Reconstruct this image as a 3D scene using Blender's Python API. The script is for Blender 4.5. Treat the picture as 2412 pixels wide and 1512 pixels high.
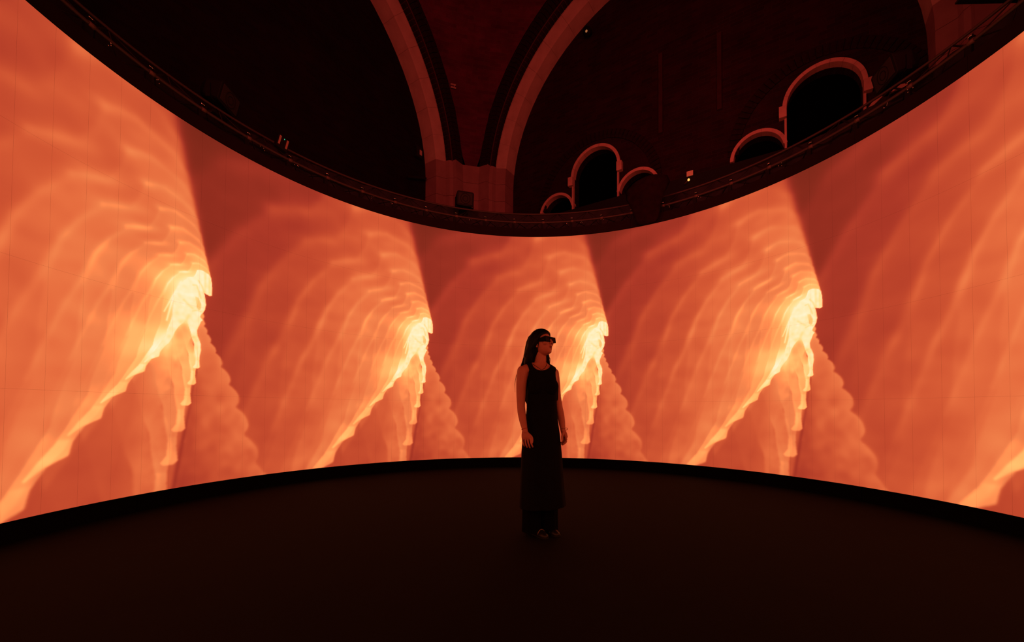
import bpy, math, random
import numpy as np
from mathutils import Matrix, Vector

for _o in list(bpy.data.objects): bpy.data.objects.remove(_o)
SC = bpy.context.scene
COL = SC.collection
rad = math.radians

# ------------------------------------------------------------------ camera, world, exposure
R = 4.0                        # radius of the LED ring (m); the ring's centre is the origin, floor at z = 0
CAM_Z = 1.048
def camera():
    f, pitch, yaw, roll = 957.83, 0.0222, -0.0286, -0.0056
    cy, sy, cp, sp, cr, sr = math.cos(yaw), math.sin(yaw), math.cos(pitch), math.sin(pitch), math.cos(roll), math.sin(roll)
    def world(X, Y, U):        # camera frame (right, forward, up) -> world
        X, U = X*cr + U*sr, -X*sr + U*cr
        Y, Z = cp*Y - sp*U, sp*Y + cp*U
        return Vector((X*cy + Y*sy, -X*sy + Y*cy, Z))
    cd = bpy.data.cameras.new('camera'); co = bpy.data.objects.new('camera', cd); COL.objects.link(co)
    r, fw, up = world(1, 0, 0), world(0, 1, 0), world(0, 0, 1)
    m = Matrix((( r.x, up.x, -fw.x, 0.0), (r.y, up.y, -fw.y, -0.8419*R), (r.z, up.z, -fw.z, CAM_Z), (0, 0, 0, 1)))
    co.matrix_world = m
    cd.sensor_fit = 'HORIZONTAL'; cd.sensor_width = 36.0; cd.lens = 36.0*f/2412
    cd.shift_x = -(1238.67 - 1206)/2412; cd.shift_y = (942.17 - 756)/2412
    cd.clip_start = 0.05; cd.clip_end = 100
    SC.camera = co
camera()
W_ = bpy.data.worlds.new('dark_hall'); SC.world = W_; W_.use_nodes = True
W_.node_tree.nodes['Background'].inputs[0].default_value = (0, 0, 0, 1)
W_.node_tree.nodes['Background'].inputs[1].default_value = 0.0
SC.view_settings.view_transform = 'Standard'; SC.view_settings.look = 'None'
SC.view_settings.exposure = 0.0; SC.view_settings.gamma = 1.0; SC.view_settings.use_curve_mapping = False

# added red fill lights without fixtures, brightening the vault beyond the screen's own glow
def wash(az, z, target, watts, angle, color=(1.0, 0.080, 0.065), size=0.35, r=4.25):
    ld = bpy.data.lights.new('added_vault_fill', 'SPOT'); ld.energy = watts; ld.color = color; ld.spot_size = math.radians(angle); ld.spot_blend = 1.0; ld.shadow_soft_size = size
    o = bpy.data.objects.new('added_vault_fill', ld); COL.objects.link(o); a = math.radians(az)
    o.location = (r*math.sin(a), r*math.cos(a), z); o.rotation_euler = (Vector(target)-o.location).to_track_quat('-Z', 'Y').to_euler()
for az_, w_, tg in ((205, 560, (-1.0, 7.5, 7.4)), (128, 460, (-1.5, 7.3, 7.4)), (168, 260, (-1.0, 7.5, 7.4)), (-112, 700, (6.4, 2.2, 7.0))):
    wash(az_, 5.0, tg, w_, 100 if az_ > 0 else 80)

# ------------------------------------------------------------------ helpers
def lin(c):
    return tuple((v/255/12.92 if v/255 <= 0.04045 else ((v/255+0.055)/1.055)**2.4) for v in c)
def nodes(m):
    m.use_nodes = True; nt = m.node_tree; return nt, nt.nodes, nt.links
def mat(name, col, rough=0.8, var=0.0, scale=6.0, metal=0.0, bump=0.0, bscale=40.0, spec=0.3):
    m = bpy.data.materials.new(name); nt, N, L = nodes(m); b = N['Principled BSDF']
    b.inputs['Roughness'].default_value = rough; b.inputs['Metallic'].default_value = metal
    b.inputs['Specular IOR Level'].default_value = spec
    tc = N.new('ShaderNodeTexCoord')
    if var > 0:
        t = N.new('ShaderNodeTexNoise'); t.inputs['Scale'].default_value = scale; t.inputs['Detail'].default_value = 5
        r = N.new('ShaderNodeValToRGB')
        r.color_ramp.elements[0].position = 0.3; r.color_ramp.elements[1].position = 0.7
        r.color_ramp.elements[0].color = tuple(c*(1-var) for c in col) + (1,)
        r.color_ramp.elements[1].color = tuple(min(1, c*(1+var)) for c in col) + (1,)
        L.new(tc.outputs['Object'], t.inputs['Vector']); L.new(t.outputs['Fac'], r.inputs['Fac']); L.new(r.outputs['Color'], b.inputs['Base Color'])
    else: b.inputs['Base Color'].default_value = tuple(col) + (1,)
    if bump > 0:
        t2 = N.new('ShaderNodeTexNoise'); t2.inputs['Scale'].default_value = bscale; t2.inputs['Detail'].default_value = 4
        bp = N.new('ShaderNodeBump'); bp.inputs['Strength'].default_value = bump; bp.inputs['Distance'].default_value = 0.01
        L.new(tc.outputs['Object'], t2.inputs['Vector']); L.new(t2.outputs['Fac'], bp.inputs['Height']); L.new(bp.outputs['Normal'], b.inputs['Normal'])
    return m
def brick_mat(name, c1, c2, mortar, use_uv=False, var=0.35):
    """brick courses; wall meshes are built with X along the wall and Z up, the vault carries a UV map in metres"""
    m = bpy.data.materials.new(name); nt, N, L = nodes(m); b = N['Principled BSDF']
    b.inputs['Roughness'].default_value = 0.9; b.inputs['Specular IOR Level'].default_value = 0.15
    tc = N.new('ShaderNodeTexCoord'); mp = N.new('ShaderNodeMapping')
    if use_uv: L.new(tc.outputs['UV'], mp.inputs['Vector'])
    else:
        L.new(tc.outputs['Object'], mp.inputs['Vector']); mp.inputs['Rotation'].default_value = (-math.pi/2, 0, 0)
    br = N.new('ShaderNodeTexBrick'); br.inputs['Scale'].default_value = 1.0
    br.inputs['Brick Width'].default_value = 0.24; br.inputs['Row Height'].default_value = 0.075
    br.inputs['Mortar Size'].default_value = 0.006; br.inputs['Mortar Smooth'].default_value = 0.3; br.inputs['Bias'].default_value = 0.0
    br.inputs['Color1'].default_value = tuple(c1)+(1,); br.inputs['Color2'].default_value = tuple(c2)+(1,); br.inputs['Mortar'].default_value = tuple(mortar)+(1,)
    L.new(mp.outputs['Vector'], br.inputs['Vector'])
    ns = N.new('ShaderNodeTexNoise'); ns.inputs['Scale'].default_value = 1.6; ns.inputs['Detail'].default_value = 6; ns.inputs['Roughness'].default_value = 0.65
    L.new(tc.outputs['UV' if use_uv else 'Object'], ns.inputs['Vector'])
    rp = N.new('ShaderNodeMapRange'); rp.inputs['From Min'].default_value = 0.3; rp.inputs['From Max'].default_value = 0.7
    rp.inputs['To Min'].default_value = 1-var; rp.inputs['To Max'].default_value = 1+var; L.new(ns.outputs['Fac'], rp.inputs['Value'])
    mx = N.new('ShaderNodeVectorMath'); mx.operation = 'SCALE'; L.new(br.outputs['Color'], mx.inputs[0]); L.new(rp.outputs['Result'], mx.inputs['Scale'])
    L.new(mx.outputs['Vector'], b.inputs['Base Color'])
    bp = N.new('ShaderNodeBump'); bp.inputs['Strength'].default_value = 0.8; bp.inputs['Distance'].default_value = 0.01; bp.invert = True
    L.new(br.outputs['Fac'], bp.inputs['Height']); L.new(bp.outputs['Normal'], b.inputs['Normal'])
    return m
def emit(name, col, s):
    m = bpy.data.materials.new(name); nt, N, L = nodes(m); b = N['Principled BSDF']
    b.inputs['Base Color'].default_value = (0.02, 0.02, 0.02, 1); b.inputs['Emission Color'].default_value = tuple(col)+(1,); b.inputs['Emission Strength'].default_value = s
    return m

def mesh(name, v, f, smooth=False, mats=(), idx=None):
    me = bpy.data.meshes.new(name); me.from_pydata([tuple(p) for p in v], [], [tuple(q) for q in f])
    for m in mats: me.materials.append(m)
    if idx is not None: me.polygons.foreach_set('material_index', idx)
    if smooth: me.polygons.foreach_set('use_smooth', [True]*len(me.polygons))
    me.update(); return me
def obj(name, me, parent=None, loc=None, rot=None, **props):
    o = bpy.data.objects.new(name, me); COL.objects.link(o)
    if parent: o.parent = parent
    if loc is not None: o.location = loc
    if rot is not None: o.rotation_euler = rot
    for k, v in props.items(): o[k] = v
    return o
def thing(name, label, category, loc=(0, 0, 0), rot=(0, 0, 0), group=None):
    o = obj(name, None, loc=loc, rot=rot, label=label, category=category); o.empty_display_size = 0.1
    if group: o['group'] = group
    return o
def structure(name, me, **kw):
    return obj(name, me, kind='structure', **kw)

class MB:
    """collects simple solids into one mesh"""
    def __init__(s): s.v = []; s.f = []
    def add(s, v, f):
        n = len(s.v); s.v += [tuple(p) for p in v]; s.f += [tuple(i+n for i in q) for q in f]; return s
    def box(s, c, d, M=None, taper=1.0):
        x, y, z = (k/2 for k in d)
        P = [Vector((sx*x*(taper if sz > 0 else 1), sy*y*(taper if sz > 0 else 1), sz*z)) for sz in (-1, 1) for sx, sy in ((-1, -1), (1, -1), (1, 1), (-1, 1))]
        if M is not None: P = [M @ p for p in P]
        P = [p + Vector(c) for p in P]
        return s.add(P, [(3, 2, 1, 0), (4, 5, 6, 7), (0, 1, 5, 4), (1, 2, 6, 5), (2, 3, 7, 6), (3, 0, 4, 7)])
    def tube(s, pts, r, n=8, closed=False):
        pts = [Vector(p) for p in pts]; rs = r if isinstance(r, (list, tuple)) else [r]*len(pts)
        V = []; m = len(pts); up = Vector((0, 0, 1))
        for i, p in enumerate(pts):
            a = pts[(i-1) % m] if (closed or i > 0) else p; b = pts[(i+1) % m] if (closed or i < m-1) else p
            t = (b-a).normalized()
            u = t.cross(up)
            if u.length < 1e-3: u = t.cross(Vector((1, 0, 0)))
            u.normalize(); w = t.cross(u)
            V += [p + (u*math.cos(2*math.pi*k/n) + w*math.sin(2*math.pi*k/n))*rs[i] for k in range(n)]
        F = []
        for i in range(m if closed else m-1):
            for k in range(n):
                a, b = i*n+k, i*n+(k+1) % n; j = (i+1) % m
                F.append((a, b, j*n+(k+1) % n, j*n+k))
        if not closed: F += [tuple(range(n))[::-1], tuple((m-1)*n+k for k in range(n))]
        return s.add(V, F)
    def loft(s, rings, cap=True):
        """rings: lists of equally many points"""
        n = len(rings[0]); V = [p for r in rings for p in r]; F = []
        for i in range(len(rings)-1):
            for k in range(n): F.append((i*n+k, i*n+(k+1) % n, (i+1)*n+(k+1) % n, (i+1)*n+k))
        if cap: F += [tuple(range(n))[::-1], tuple((len(rings)-1)*n+k for k in range(n))]
        return s.add(V, F)
    def ell(s, c, r, M=None, n=20, m=12):
        rings = []
        for i in range(1, m):
            th = math.pi*i/m
            ring = [Vector((r[0]*math.sin(th)*math.cos(2*math.pi*k/n), r[1]*math.sin(th)*math.sin(2*math.pi*k/n), -r[2]*math.cos(th))) for k in range(n)]
            if M is not None: ring = [M @ p for p in ring]
            rings.append([p+Vector(c) for p in ring])
        return s.loft(rings)
    def mesh(s, name, mats=(), smooth=False): return mesh(name, s.v, s.f, smooth, mats)
def ringpt(a, r, z): return (r*math.sin(a), r*math.cos(a), z)     # a measured from +Y towards +X
def arc_solid(a0, a1, prof, n):
    """sweep a closed profile [(radius, z)] about the ring axis"""
    b = MB(); b.loft([[ringpt(a0+(a1-a0)*i/n, r, z) for r, z in prof] for i in range(n+1)]); return b

# ------------------------------------------------------------------ the picture on the LED ring

PERIOD=math.pi/4
FIXED=(0.01114,0.53175)
BODY=[(-0.0533,0.073),(-0.0476,0.0759),(-0.0397,0.0768),(-0.0308,0.074),(-0.0219,0.0709),(-0.0154,0.0631),(-0.0122,0.048),(-0.0113,0.031),(-0.0113,0.0106),(-0.0146,0.0097),(-0.0181,0.0086),(-0.0236,0.0103),(-0.0291,0.0122),(-0.0325,0.0137),(-0.0293,-0.0011),(-0.0268,-0.0197),(-0.0296,-0.0348),(-0.0341,-0.0437),(-0.0386,-0.0489),(-0.0421,-0.0569),(-0.0343,-0.0655),(-0.0388,-0.0696),(-0.0434,-0.081),(-0.0492,-0.0972),(-0.0477,-0.1121),(-0.0438,-0.1199),(-0.0383,-0.1352),(-0.0378,-0.1546),(-0.0409,-0.1688),(-0.0417,-0.1833),(-0.0396,-0.2004),(-0.0445,-0.2044),(-0.0558,-0.2044),(-0.0585,-0.2015),(-0.0523,-0.1934),(-0.051,-0.1752),(-0.0553,-0.1528),(-0.0568,-0.1354),(-0.0619,-0.1226),(-0.0663,-0.1047),(-0.073,-0.084),(-0.0787,-0.0769),(-0.0868,-0.0844),(-0.0963,-0.0957),(-0.1058,-0.1122),(-0.1107,-0.1268),(-0.1191,-0.1438),(-0.13,-0.1555),(-0.1397,-0.1702),(-0.1427,-0.1828),(-0.1496,-0.1862),(-0.1618,-0.1919),(-0.1767,-0.2028),(-0.1777,-0.2009),(-0.1667,-0.1863),(-0.1543,-0.1716),(-0.1469,-0.1592),(-0.1359,-0.1395),(-0.1285,-0.1261),(-0.126,-0.1123),(-0.1199,-0.0925),(-0.115,-0.0779),(-0.1132,-0.0654),(-0.1123,-0.04),(-0.1094,-0.0203),(-0.1101,-0.0160),(-0.1024,0.0116),(-0.0929,0.0274),(-0.0811,0.0399),(-0.0799,0.0446),(-0.0672,0.0492),(-0.0626,0.0505),(-0.0568,0.0603)]
HOLE=[(-0.0562,-0.0028),(-0.0472,-0.0046),(-0.0406,-0.0206),(-0.0412,-0.0351),(-0.0453,-0.0392),(-0.0509,-0.0345),(-0.0519,-0.0208)]
WING=[(-0.0799,0.0439),(-0.0929,0.0274),(-0.1024,0.0116),(-0.1121,-0.0145),(-0.1218,-0.0333),(-0.1341,-0.0636),(-0.1464,-0.0969),(-0.1589,-0.1294),(-0.1714,-0.1597),(-0.1777,-0.2014),(-0.1617,-0.1788),(-0.1469,-0.1592),(-0.1285,-0.1261),(-0.115,-0.0779),(-0.0839,-0.0097),(-0.0649,0.0461)]
BACK=[(-0.0799,0.0434),(-0.0929,0.0274),(-0.1024,0.0116),(-0.1121,-0.0145),(-0.1218,-0.0333),(-0.1328,-0.0624),(-0.144,-0.092)]
CLOUD=[(-0.0251,0.4982),(-0.0197,0.4826),(-0.0175,0.4593),(-0.0193,0.4531),(-0.0106,0.4378),(-0.0135,0.4298),(-0.0012,0.4149),(-0.0039,0.4022),(0.0133,0.3859),(0.011,0.3697),(0.0306,0.353),(0.0278,0.3336),(0.0548,0.3053),(0.0463,0.2837),(0.0818,0.2472),(0.0693,0.223),(0.1097,0.1706),(0.0999,0.1412),(0.1433,0.0755),(0.1316,0.0535),(0.1627,0.0106),(0.1779,-0.0087),(-0.097,-0.0624),(-0.0763,0.0668),(-0.05,0.2316),(-0.0355,0.3282)]
def inside(poly,X,Y):
    r=np.zeros(X.shape,bool); n=len(poly)
    for i in range(n):
        x0,y0=poly[i]; x1,y1=poly[(i+1)%n]
        if y0==y1: continue
        c=(y0>Y)!=(y1>Y)
        r^=c&(X<(x1-x0)*(Y-y0)/(y1-y0)+x0)
    return r.astype(np.float32)
def seg_dist(line,X,Y):
    """distance to a polyline and the fraction along it"""
    D=np.full(X.shape,9.,np.float32); T=np.zeros(X.shape,np.float32); n=len(line)-1
    for i in range(n):
        (x0,y0),(x1,y1)=line[i],line[i+1]
        dx,dy=x1-x0,y1-y0
        t=np.clip(((X-x0)*dx+(Y-y0)*dy)/(dx*dx+dy*dy),0,1)
        d=np.hypot(X-x0-t*dx,Y-y0-t*dy); m=d<D
        D=np.where(m,d,D); T=np.where(m,(i+t)/n,T)
    return D,T
def gblur(a,s):
    """gaussian blur by FFT, s in pixels"""
    h,w=a.shape; p=int(4*s)+2
    b=np.pad(a,p,mode='edge'); fy=np.fft.fftfreq(b.shape[0])[:,None]; fx=np.fft.rfftfreq(b.shape[1])[None]
    g=np.exp(-2*(math.pi*s)**2*(fx*fx+fy*fy))
    return np.fft.irfft2(np.fft.rfft2(b)*g,s=b.shape)[p:p+h,p:p+w].astype(np.float32)
def noise(shape,scale,seed):
    r=np.random.default_rng(seed).standard_normal(shape).astype(np.float32)
    n=gblur(r,scale); return n/n.std()
def bil(img,fx,fy):
    h,w=img.shape; fx=np.clip(fx,0,w-1.001); fy=np.clip(fy,0,h-1.001)
    x=fx.astype(int); y=fy.astype(int); u=fx-x; v=fy-y
    return (img[y,x]*(1-u)+img[y,x+1]*u)*(1-v)+(img[y+1,x]*(1-u)+img[y+1,x+1]*u)*v
# figure-space masks, origin at the fixed point
FS=0.0006; FX0,FX1,FY0,FY1=-0.26,0.03,-0.26,0.12
gx=np.arange(FX0,FX1,FS); gy=np.arange(FY0,FY1,FS); GX,GY=np.meshgrid(gx,gy)
body=inside(BODY,GX,GY)*(1-inside(HOLE,GX,GY)*0.75)
wing=inside(WING,GX,GY)
d,tt=seg_dist(BACK,GX,GY); stroke=np.exp(-(d/0.0025)**2)*(0.25+0.75*np.exp(-((tt-0.5)/0.3)**2))
tip=np.exp(-(((GX+0.0685)*0.9+(GY-0.0478)*0.3)/0.0135)**2-(((GY-0.0478)*0.92-(GX+0.0685)*0.28)/0.0032)**2)
hd,_=seg_dist([(-0.0533,0.073),(-0.0397,0.0765),(-0.0285,0.074),(-0.0186,0.068),(-0.0135,0.055),(-0.0118,0.03)],GX,GY); crown=np.exp(-(hd/0.003)**2)
fd,_=seg_dist([(-0.0741,0.0478),(-0.0649,0.0499),(-0.0568,0.0603),(-0.0533,0.073)],GX,GY); fcl=np.exp(-(fd/0.0028)**2)
spots=np.exp(-(((GX+0.0525)/0.006)**2+((GY-0.072)/0.003)**2))
lower=np.clip((-0.09-GY)/0.06,0,1)      # shins and feet stay brighter in the trail
edge=np.clip(body-gblur(body,5),0,1)
B1=gblur(body,1.0); 
def px(a,X,Y): return bil(a,(X-FX0)/FS,(Y-FY0)/FS)*((X>FX0)&(X<FX1)&(Y>FY0)&(Y<FY1))
HEAT=[1.0,0.91,0.89,0.86,0.83,0.795,0.755,0.705,0.645,0.575,0.495,0.41,0.31,0.25]
GAP=[(-0.066,0.462),(-0.10,0.415),(-0.128,0.362),(-0.16,0.318),(-0.20,0.265),(-0.246,0.200),(-0.302,0.123),(-0.372,0.028),(-0.40,-0.05),(-0.10,-0.05),(-0.083,0.067),(-0.066,0.156),(-0.053,0.226),(-0.044,0.284),(-0.042,0.33),(-0.055,0.40)]
def pg(a,S,T): return bil(a,(S+0.46)/CS,(T+0.06)/CS)*((S>-0.459)&(S<0.0)&(T<0.538))
NZ=[0,0]
HB=[1.0,0.90,0.87,0.835,0.805,0.775,0.745,0.72,0.70,0.675,0.64,0.57,0.48,0.39]
def GN(S,T): return pg(GNZ,S,T)
def layer(H,S,T,top=True):
    X=S-FIXED[0]; Y=T-FIXED[1]
    # the billowing cloud at the lower right
    c=CL(S,T); g=np.clip((FIXED[1]-T)/0.5,0,1)
    ch=0.72-0.13*g-0.06*np.clip((0.00+0.25*g-S)/0.2,0,1)
    H=H*(1-c*0.95)+ch*c*0.95+CLR(S,T)*0.06
    dk=np.exp(-((S-(-0.026-0.058*g))/(0.012+0.042*g))**2)*np.clip((0.40-T)/0.14,0,1)
    H=H-dk*0.15
    for k in range(13,0,-1):
        r=1.23**k
        x,y=X/r,Y/r; h=HEAT[k]
        i=min(k//3,3)
        b=px(BM[i],x,y); w=px(WM[i],x,y); 
        a=b*(0.50+0.25*np.clip(1-k/6,0,1)); aw=w*0.44*(1-b)
        fade=float(np.clip((14-k)/4,0,1))
        H=H*(1-(a+aw)*fade)+(a*((h+(HB[k]-h)*np.clip(y/0.03+.3,0,1)*np.clip((x+0.068)/0.018,0,1))-0.05)+aw*(h-0.08-(0.13 if k>6 else 0.10 if k>3 else 0.04)*np.clip((-y-0.06)/0.10,0,1)))*fade
        am=0.40+0.60*min(1,k/5)
        H=H+fade*am*(px(SM[i],x,y)*0.085*np.clip(0.85+0.22*NZ[0],0.2,1.5)+px(TM[i],x,y)*0.10*np.clip(0.95+0.15*NZ[1],0.4,1.5)+px(CM[i],x,y)*0.045+px(EM[i],x,y)*0.03)
    # warm dusk between the legs
    gm=pg(GM,S,T); dist=np.hypot(S+0.066,T-0.462)
    gh=0.83-0.38*np.clip(dist/0.42,0,1)**0.9+0.10*np.clip((S+0.13+0.10*g)/0.05,0,1)*np.clip(dist/0.1,0,1)
    H=H*(1-0.86*gm)+(gh+GN(S,T)*0.025)*0.86*gm
    for k in range(9,0,-1):      # shins and feet of the trail stay bright
        r=1.23**k; x,y=X/r,Y/r; i=min(k//3,3)
        lo=px(LM[i],x,y)*0.72*(1-0.06*k); hh=HEAT[k]+0.035-0.012*k
        H=H*(1-lo)+hh*lo+px(FM[i],x,y)*0.04
    return H
def core(H,S,T):
    X=S-FIXED[0]; Y=T-FIXED[1]
    b=px(B1,X,Y)
    cl_=px(CLO,X,Y); H=H*(1-cl_*0.75)+0.965*cl_*0.75
    H=H+(px(GL1,X,Y)*0.05+px(GL2,X,Y)*0.07)*(1-b)
    lum=0.985-0.02*np.clip(-Y/0.2,0,1)+px(DET,X,Y)+noiseF(X,Y)*0.007
    return H*(1-b*0.96)+lum*b*0.96
def noiseF(X,Y): return px(NF,X,Y)
NF=noise(body.shape,6,3)
GL1=gblur(body,12); GL2=gblur(body,40)
# modelling inside the bright dancer: arm outline, hair strands, folds, knees
def line(pts,w):
    d_,_=seg_dist(pts,GX,GY); return np.exp(-(d_/w)**2)
hairz=np.clip((GX+0.038)/0.008,0,1)*np.clip((GY-0.008)/0.01,0,1)*body
DET=-0.045*line([(-0.062,0.028),(-0.053,0.030),(-0.046,0.012),(-0.041,-0.004)],0.0022)-0.05*line([(-0.048,0.044),(-0.038,0.030),(-0.033,0.014)],0.0022)
DET+=-0.035*line([(-0.062,-0.045),(-0.050,-0.040),(-0.040,-0.042)],0.002)-0.03*line([(-0.085,-0.02),(-0.062,-0.038)],0.003)-0.03*line([(-0.078,-0.077),(-0.072,-0.06)],0.005)
DET+=-0.025*line([(-0.06,-0.118),(-0.052,-0.116)],0.003)-0.02*line([(-0.05,-0.13),(-0.046,-0.18)],0.003)-0.02*line([(-0.10,-0.06),(-0.09,-0.09)],0.006)
DET+=0.02*np.sin(GX*2600)*hairz-0.02*hairz+0.02*fcl+0.015*crown
DET=DET.astype(np.float32)
CLO=gblur(np.maximum(line([(-0.0929,0.0274),(-0.1121,-0.0145),(-0.1328,-0.0624)],0.0022),line([(-0.104,0.0),(-0.1155,-0.035),(-0.1262,-0.084)],0.0026)),0.8)
BM=[gblur(body,s) for s in(0.9,1.3,1.7,2.0)]; WM=[gblur(wing,s) for s in(1.5,2.0,2.4,2.8)]
SM=[gblur(stroke,s) for s in(0.8,1.1,1.6,2.2)]; TM=[gblur(tip,s) for s in(0.8,1.2,2.0,2.5)]
CM=[gblur(crown+fcl*.25+spots,s)for s in(.8,1.2,1.6,2.2)]; EM=[gblur(edge,s) for s in(1.2,1.6,2,3)]
def smooth(P,n=6):
    P=np.array(P); m=len(P); out=[]
    for i in range(m):
        a,b,c,d=P[i-1],P[i],P[(i+1)%m],P[(i+2)%m]
        for u in np.arange(n)/n:
            out.append(tuple(0.5*(2*b+(c-a)*u+(2*a-5*b+4*c-d)*u*u+(3*b-a-3*c+d)*u**3)))
    return out
LM=[gblur(body*np.clip((-0.085-GY)/0.05,0,1)*np.clip(1.15-np.clip((GX+0.105)/0.02,0,1)*np.clip((GY+0.14)/0.03,0,1),0,1),s_) for s_ in(1.0,1.4,2.0,2.6)]
feet=body*((GY<-0.172)&(GX>-0.07)|(GY<-0.168)&(GX<-0.13)).astype(np.float32); FM=[gblur(feet,s_) for s_ in(1.5,2,2.5,3)]
# cloud masks on their own grid
CS=0.0015; cx=np.arange(-0.14,0.26,CS); cy=np.arange(-0.06,0.54,CS); CX,CY=np.meshgrid(cx,cy)
TIPS=[(-0.0195,0.479),(-0.0172,0.4593),(-0.0100,0.4378),(0.000,0.4149),(0.0143,0.3859),(0.0320,0.353),(0.0560,0.3053),(0.0830,0.2472),(0.1110,0.1706),(0.1443,0.0755),(0.185,-0.03)]
cm=inside([(-0.0255,0.4982)]+CLOUD[3:20:2]+CLOUD[20:],CX,CY)
for i_ in range(len(TIPS)-1):      # rounded lobes
    a_,b_=np.array(TIPS[i_]),np.array(TIPS[i_+1]); L_=np.hypot(*(b_-a_)); rx_,ry_=L_*0.78,L_*0.50
    ex_,ey_=a_[0]-rx_*0.93,a_[1]+ry_*0.22; u_=(CX-ex_)*0.9-(CY-ey_)*0.42; v_=(CX-ex_)*0.42+(CY-ey_)*0.9
    cm=np.maximum(cm,((u_/rx_)**2+(v_/ry_)**2<1).astype(np.float32)); cb=np.zeros_like(cm)
for lo_,hi_,s_ in((0.36,0.6,1.0),(0.25,0.36,1.5),(0.12,0.25,2.2),(-0.1,0.12,3.2)):
    w=np.clip((CY-lo_)/0.02+.5,0,1)*np.clip((hi_-CY)/0.02+.5,0,1); cb=np.where((CY>=lo_)&(CY<hi_),gblur(cm,s_),cb)
cr=np.clip(cb-gblur(cm,9),0,1)*2.2+0.35*noise(cm.shape,7,9)*cb*np.clip((0.5-CY)/0.3,0,1)
cbn=cb
gx_=np.arange(-0.46,0.0,CS); GPX,GPY=np.meshgrid(gx_,cy); GM=gblur(inside(GAP,GPX,GPY),3.0); GNZ=(noise(GM.shape,9,11)*0.6+noise(GM.shape,4,12)*0.5)*np.exp(-((GPX+0.075+0.13*np.clip(0.46-GPY,0,1))/0.035)**2)*1.5+0.3*noise(GM.shape,18,13)
def pc(a,S,T): return bil(a,(S+0.14)/CS,(T+0.06)/CS)*((S>-0.14)&(S<0.258)&(T<0.538))
def CL(S,T): return pc(cbn,S,T)
def CLR(S,T): return pc(cr,S,T)
RAMP=[(0.0,(84,26,14)),(0.12,(116,36,22)),(0.25,(142,43,29)),(0.36,(168,54,37)),(0.46,(190,70,43)),(0.55,(208,86,50)),(0.64,(228,108,62)),(0.72,(240,128,74)),(0.80,(249,156,87)),(0.88,(254,190,108)),(0.94,(255,222,145)),(1.0,(255,244,205))]
def paint(NX,NT,S0,TMAX,seed=5):
    """NX x NT vertex colours (linear) of one period of the picture"""
    s=S0+PERIOD*np.arange(NX)/NX; t=TMAX*np.arange(NT)/(NT-1)
    S,T=np.meshgrid(s,t)
    NZ[:]=[noise_wrap(NT,NX,16,21),noise_wrap(NT,NX,12,22)]
    H=np.full(S.shape,0.09,np.float32)+0.05*np.clip(1-T,0,1)
    H=H+0.025*noise_wrap(NT,NX,28,1)
    H=layer(H,S-PERIOD,T)
    H=layer(H,S,T)
    H=layer(H,S+PERIOD,T)
    sm=noise_wrap(NT,NX,16,2)*0.6+noise_wrap(NT,NX,7,4)*0.4
    H=H*(1+0.038*sm)
    H=core(H,S,T); H=core(H,S+PERIOD,T)
    H=np.clip(H,0,1)
    xs=[a for a,_ in RAMP]; C=np.stack([np.interp(H,xs,[c[j] for _,c in RAMP]) for j in range(3)],-1)/255
    L=np.where(C<=0.04045,C/12.92,((C+0.055)/1.055)**2.4)
    L[...,0]*=np.interp(H,[0,.72,.80,.88,.94,1.0],[1,1,1.35,1.9,2.4,3.0])      # the brightest reds are brighter than the display can show
    return L
def noise_wrap(h,w,s,seed):
    r=np.random.default_rng(seed).standard_normal((h,w)); fy=np.fft.fftfreq(h)[:,None]; fx=np.fft.fftfreq(w)[None]
    n=np.fft.ifft2(np.fft.fft2(r)*np.exp(-2*(math.pi*s)**2*(fx*fx*1.6+fy*fy*.7))).real; return n/n.std()

# ------------------------------------------------------------------ materials
M_floor = mat('black_carpet', (0.0036, 0.0022, 0.0022), 0.95, 0.15, 3.0, bump=0.3, bscale=220, spec=0.1)
M_kick = mat('black_skirting', (0.0015, 0.001, 0.001), 0.8, spec=0.05)
M_black = mat('matt_black', (0.008, 0.007, 0.007), 0.6)
M_void = mat('black_opening', (0.001, 0.001, 0.001), 1.0, spec=0.0)
M_header = mat('dark_header_cloth', (0.010, 0.004, 0.005), 0.9, 0.15, 5, spec=0.1)
M_truss = mat('black_painted_truss', (0.045, 0.030, 0.026), 0.5, metal=0.0, spec=0.3)
M_lace = mat('dark_lacing', (0.016, 0.011, 0.010), 0.6, spec=0.15)
M_clamp = mat('bare_alloy_clamp', (0.10, 0.06, 0.05), 0.5)
M_bolt = mat('bright_bolt', (0.8, 0.75, 0.7), 0.15, metal=1.0)
M_cab = mat('speaker_cabinet_black', (0.005, 0.004, 0.004), 0.7, spec=0.15)
M_grille = mat('speaker_grille', (0.016, 0.011, 0.010), 0.8, 0.2, 300)
M_stone = mat('pale_arch_stone', (0.45, 0.31, 0.27), 0.85, 0.14, 3.5, bump=0.25, bscale=30, spec=0.15)
M_pier = mat('red_pier_stone', (0.245, 0.135, 0.135), 0.85, 0.12, 3.0, bump=0.25, bscale=30, spec=0.15)
M_trimstone = mat('window_stone', (0.55, 0.33, 0.28), 0.85, 0.12, 6.0, bump=0.2, spec=0.15)
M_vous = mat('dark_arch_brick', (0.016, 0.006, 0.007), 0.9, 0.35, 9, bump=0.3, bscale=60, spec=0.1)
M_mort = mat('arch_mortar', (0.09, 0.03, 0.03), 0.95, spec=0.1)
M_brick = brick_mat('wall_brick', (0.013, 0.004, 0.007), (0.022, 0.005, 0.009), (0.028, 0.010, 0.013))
M_brick_left = brick_mat('shaded_wall_brick', (0.005, 0.002, 0.0025), (0.008, 0.003, 0.003), (0.009, 0.004, 0.004))  # wall brick darkened, the left wall's shade put into its colour
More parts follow.
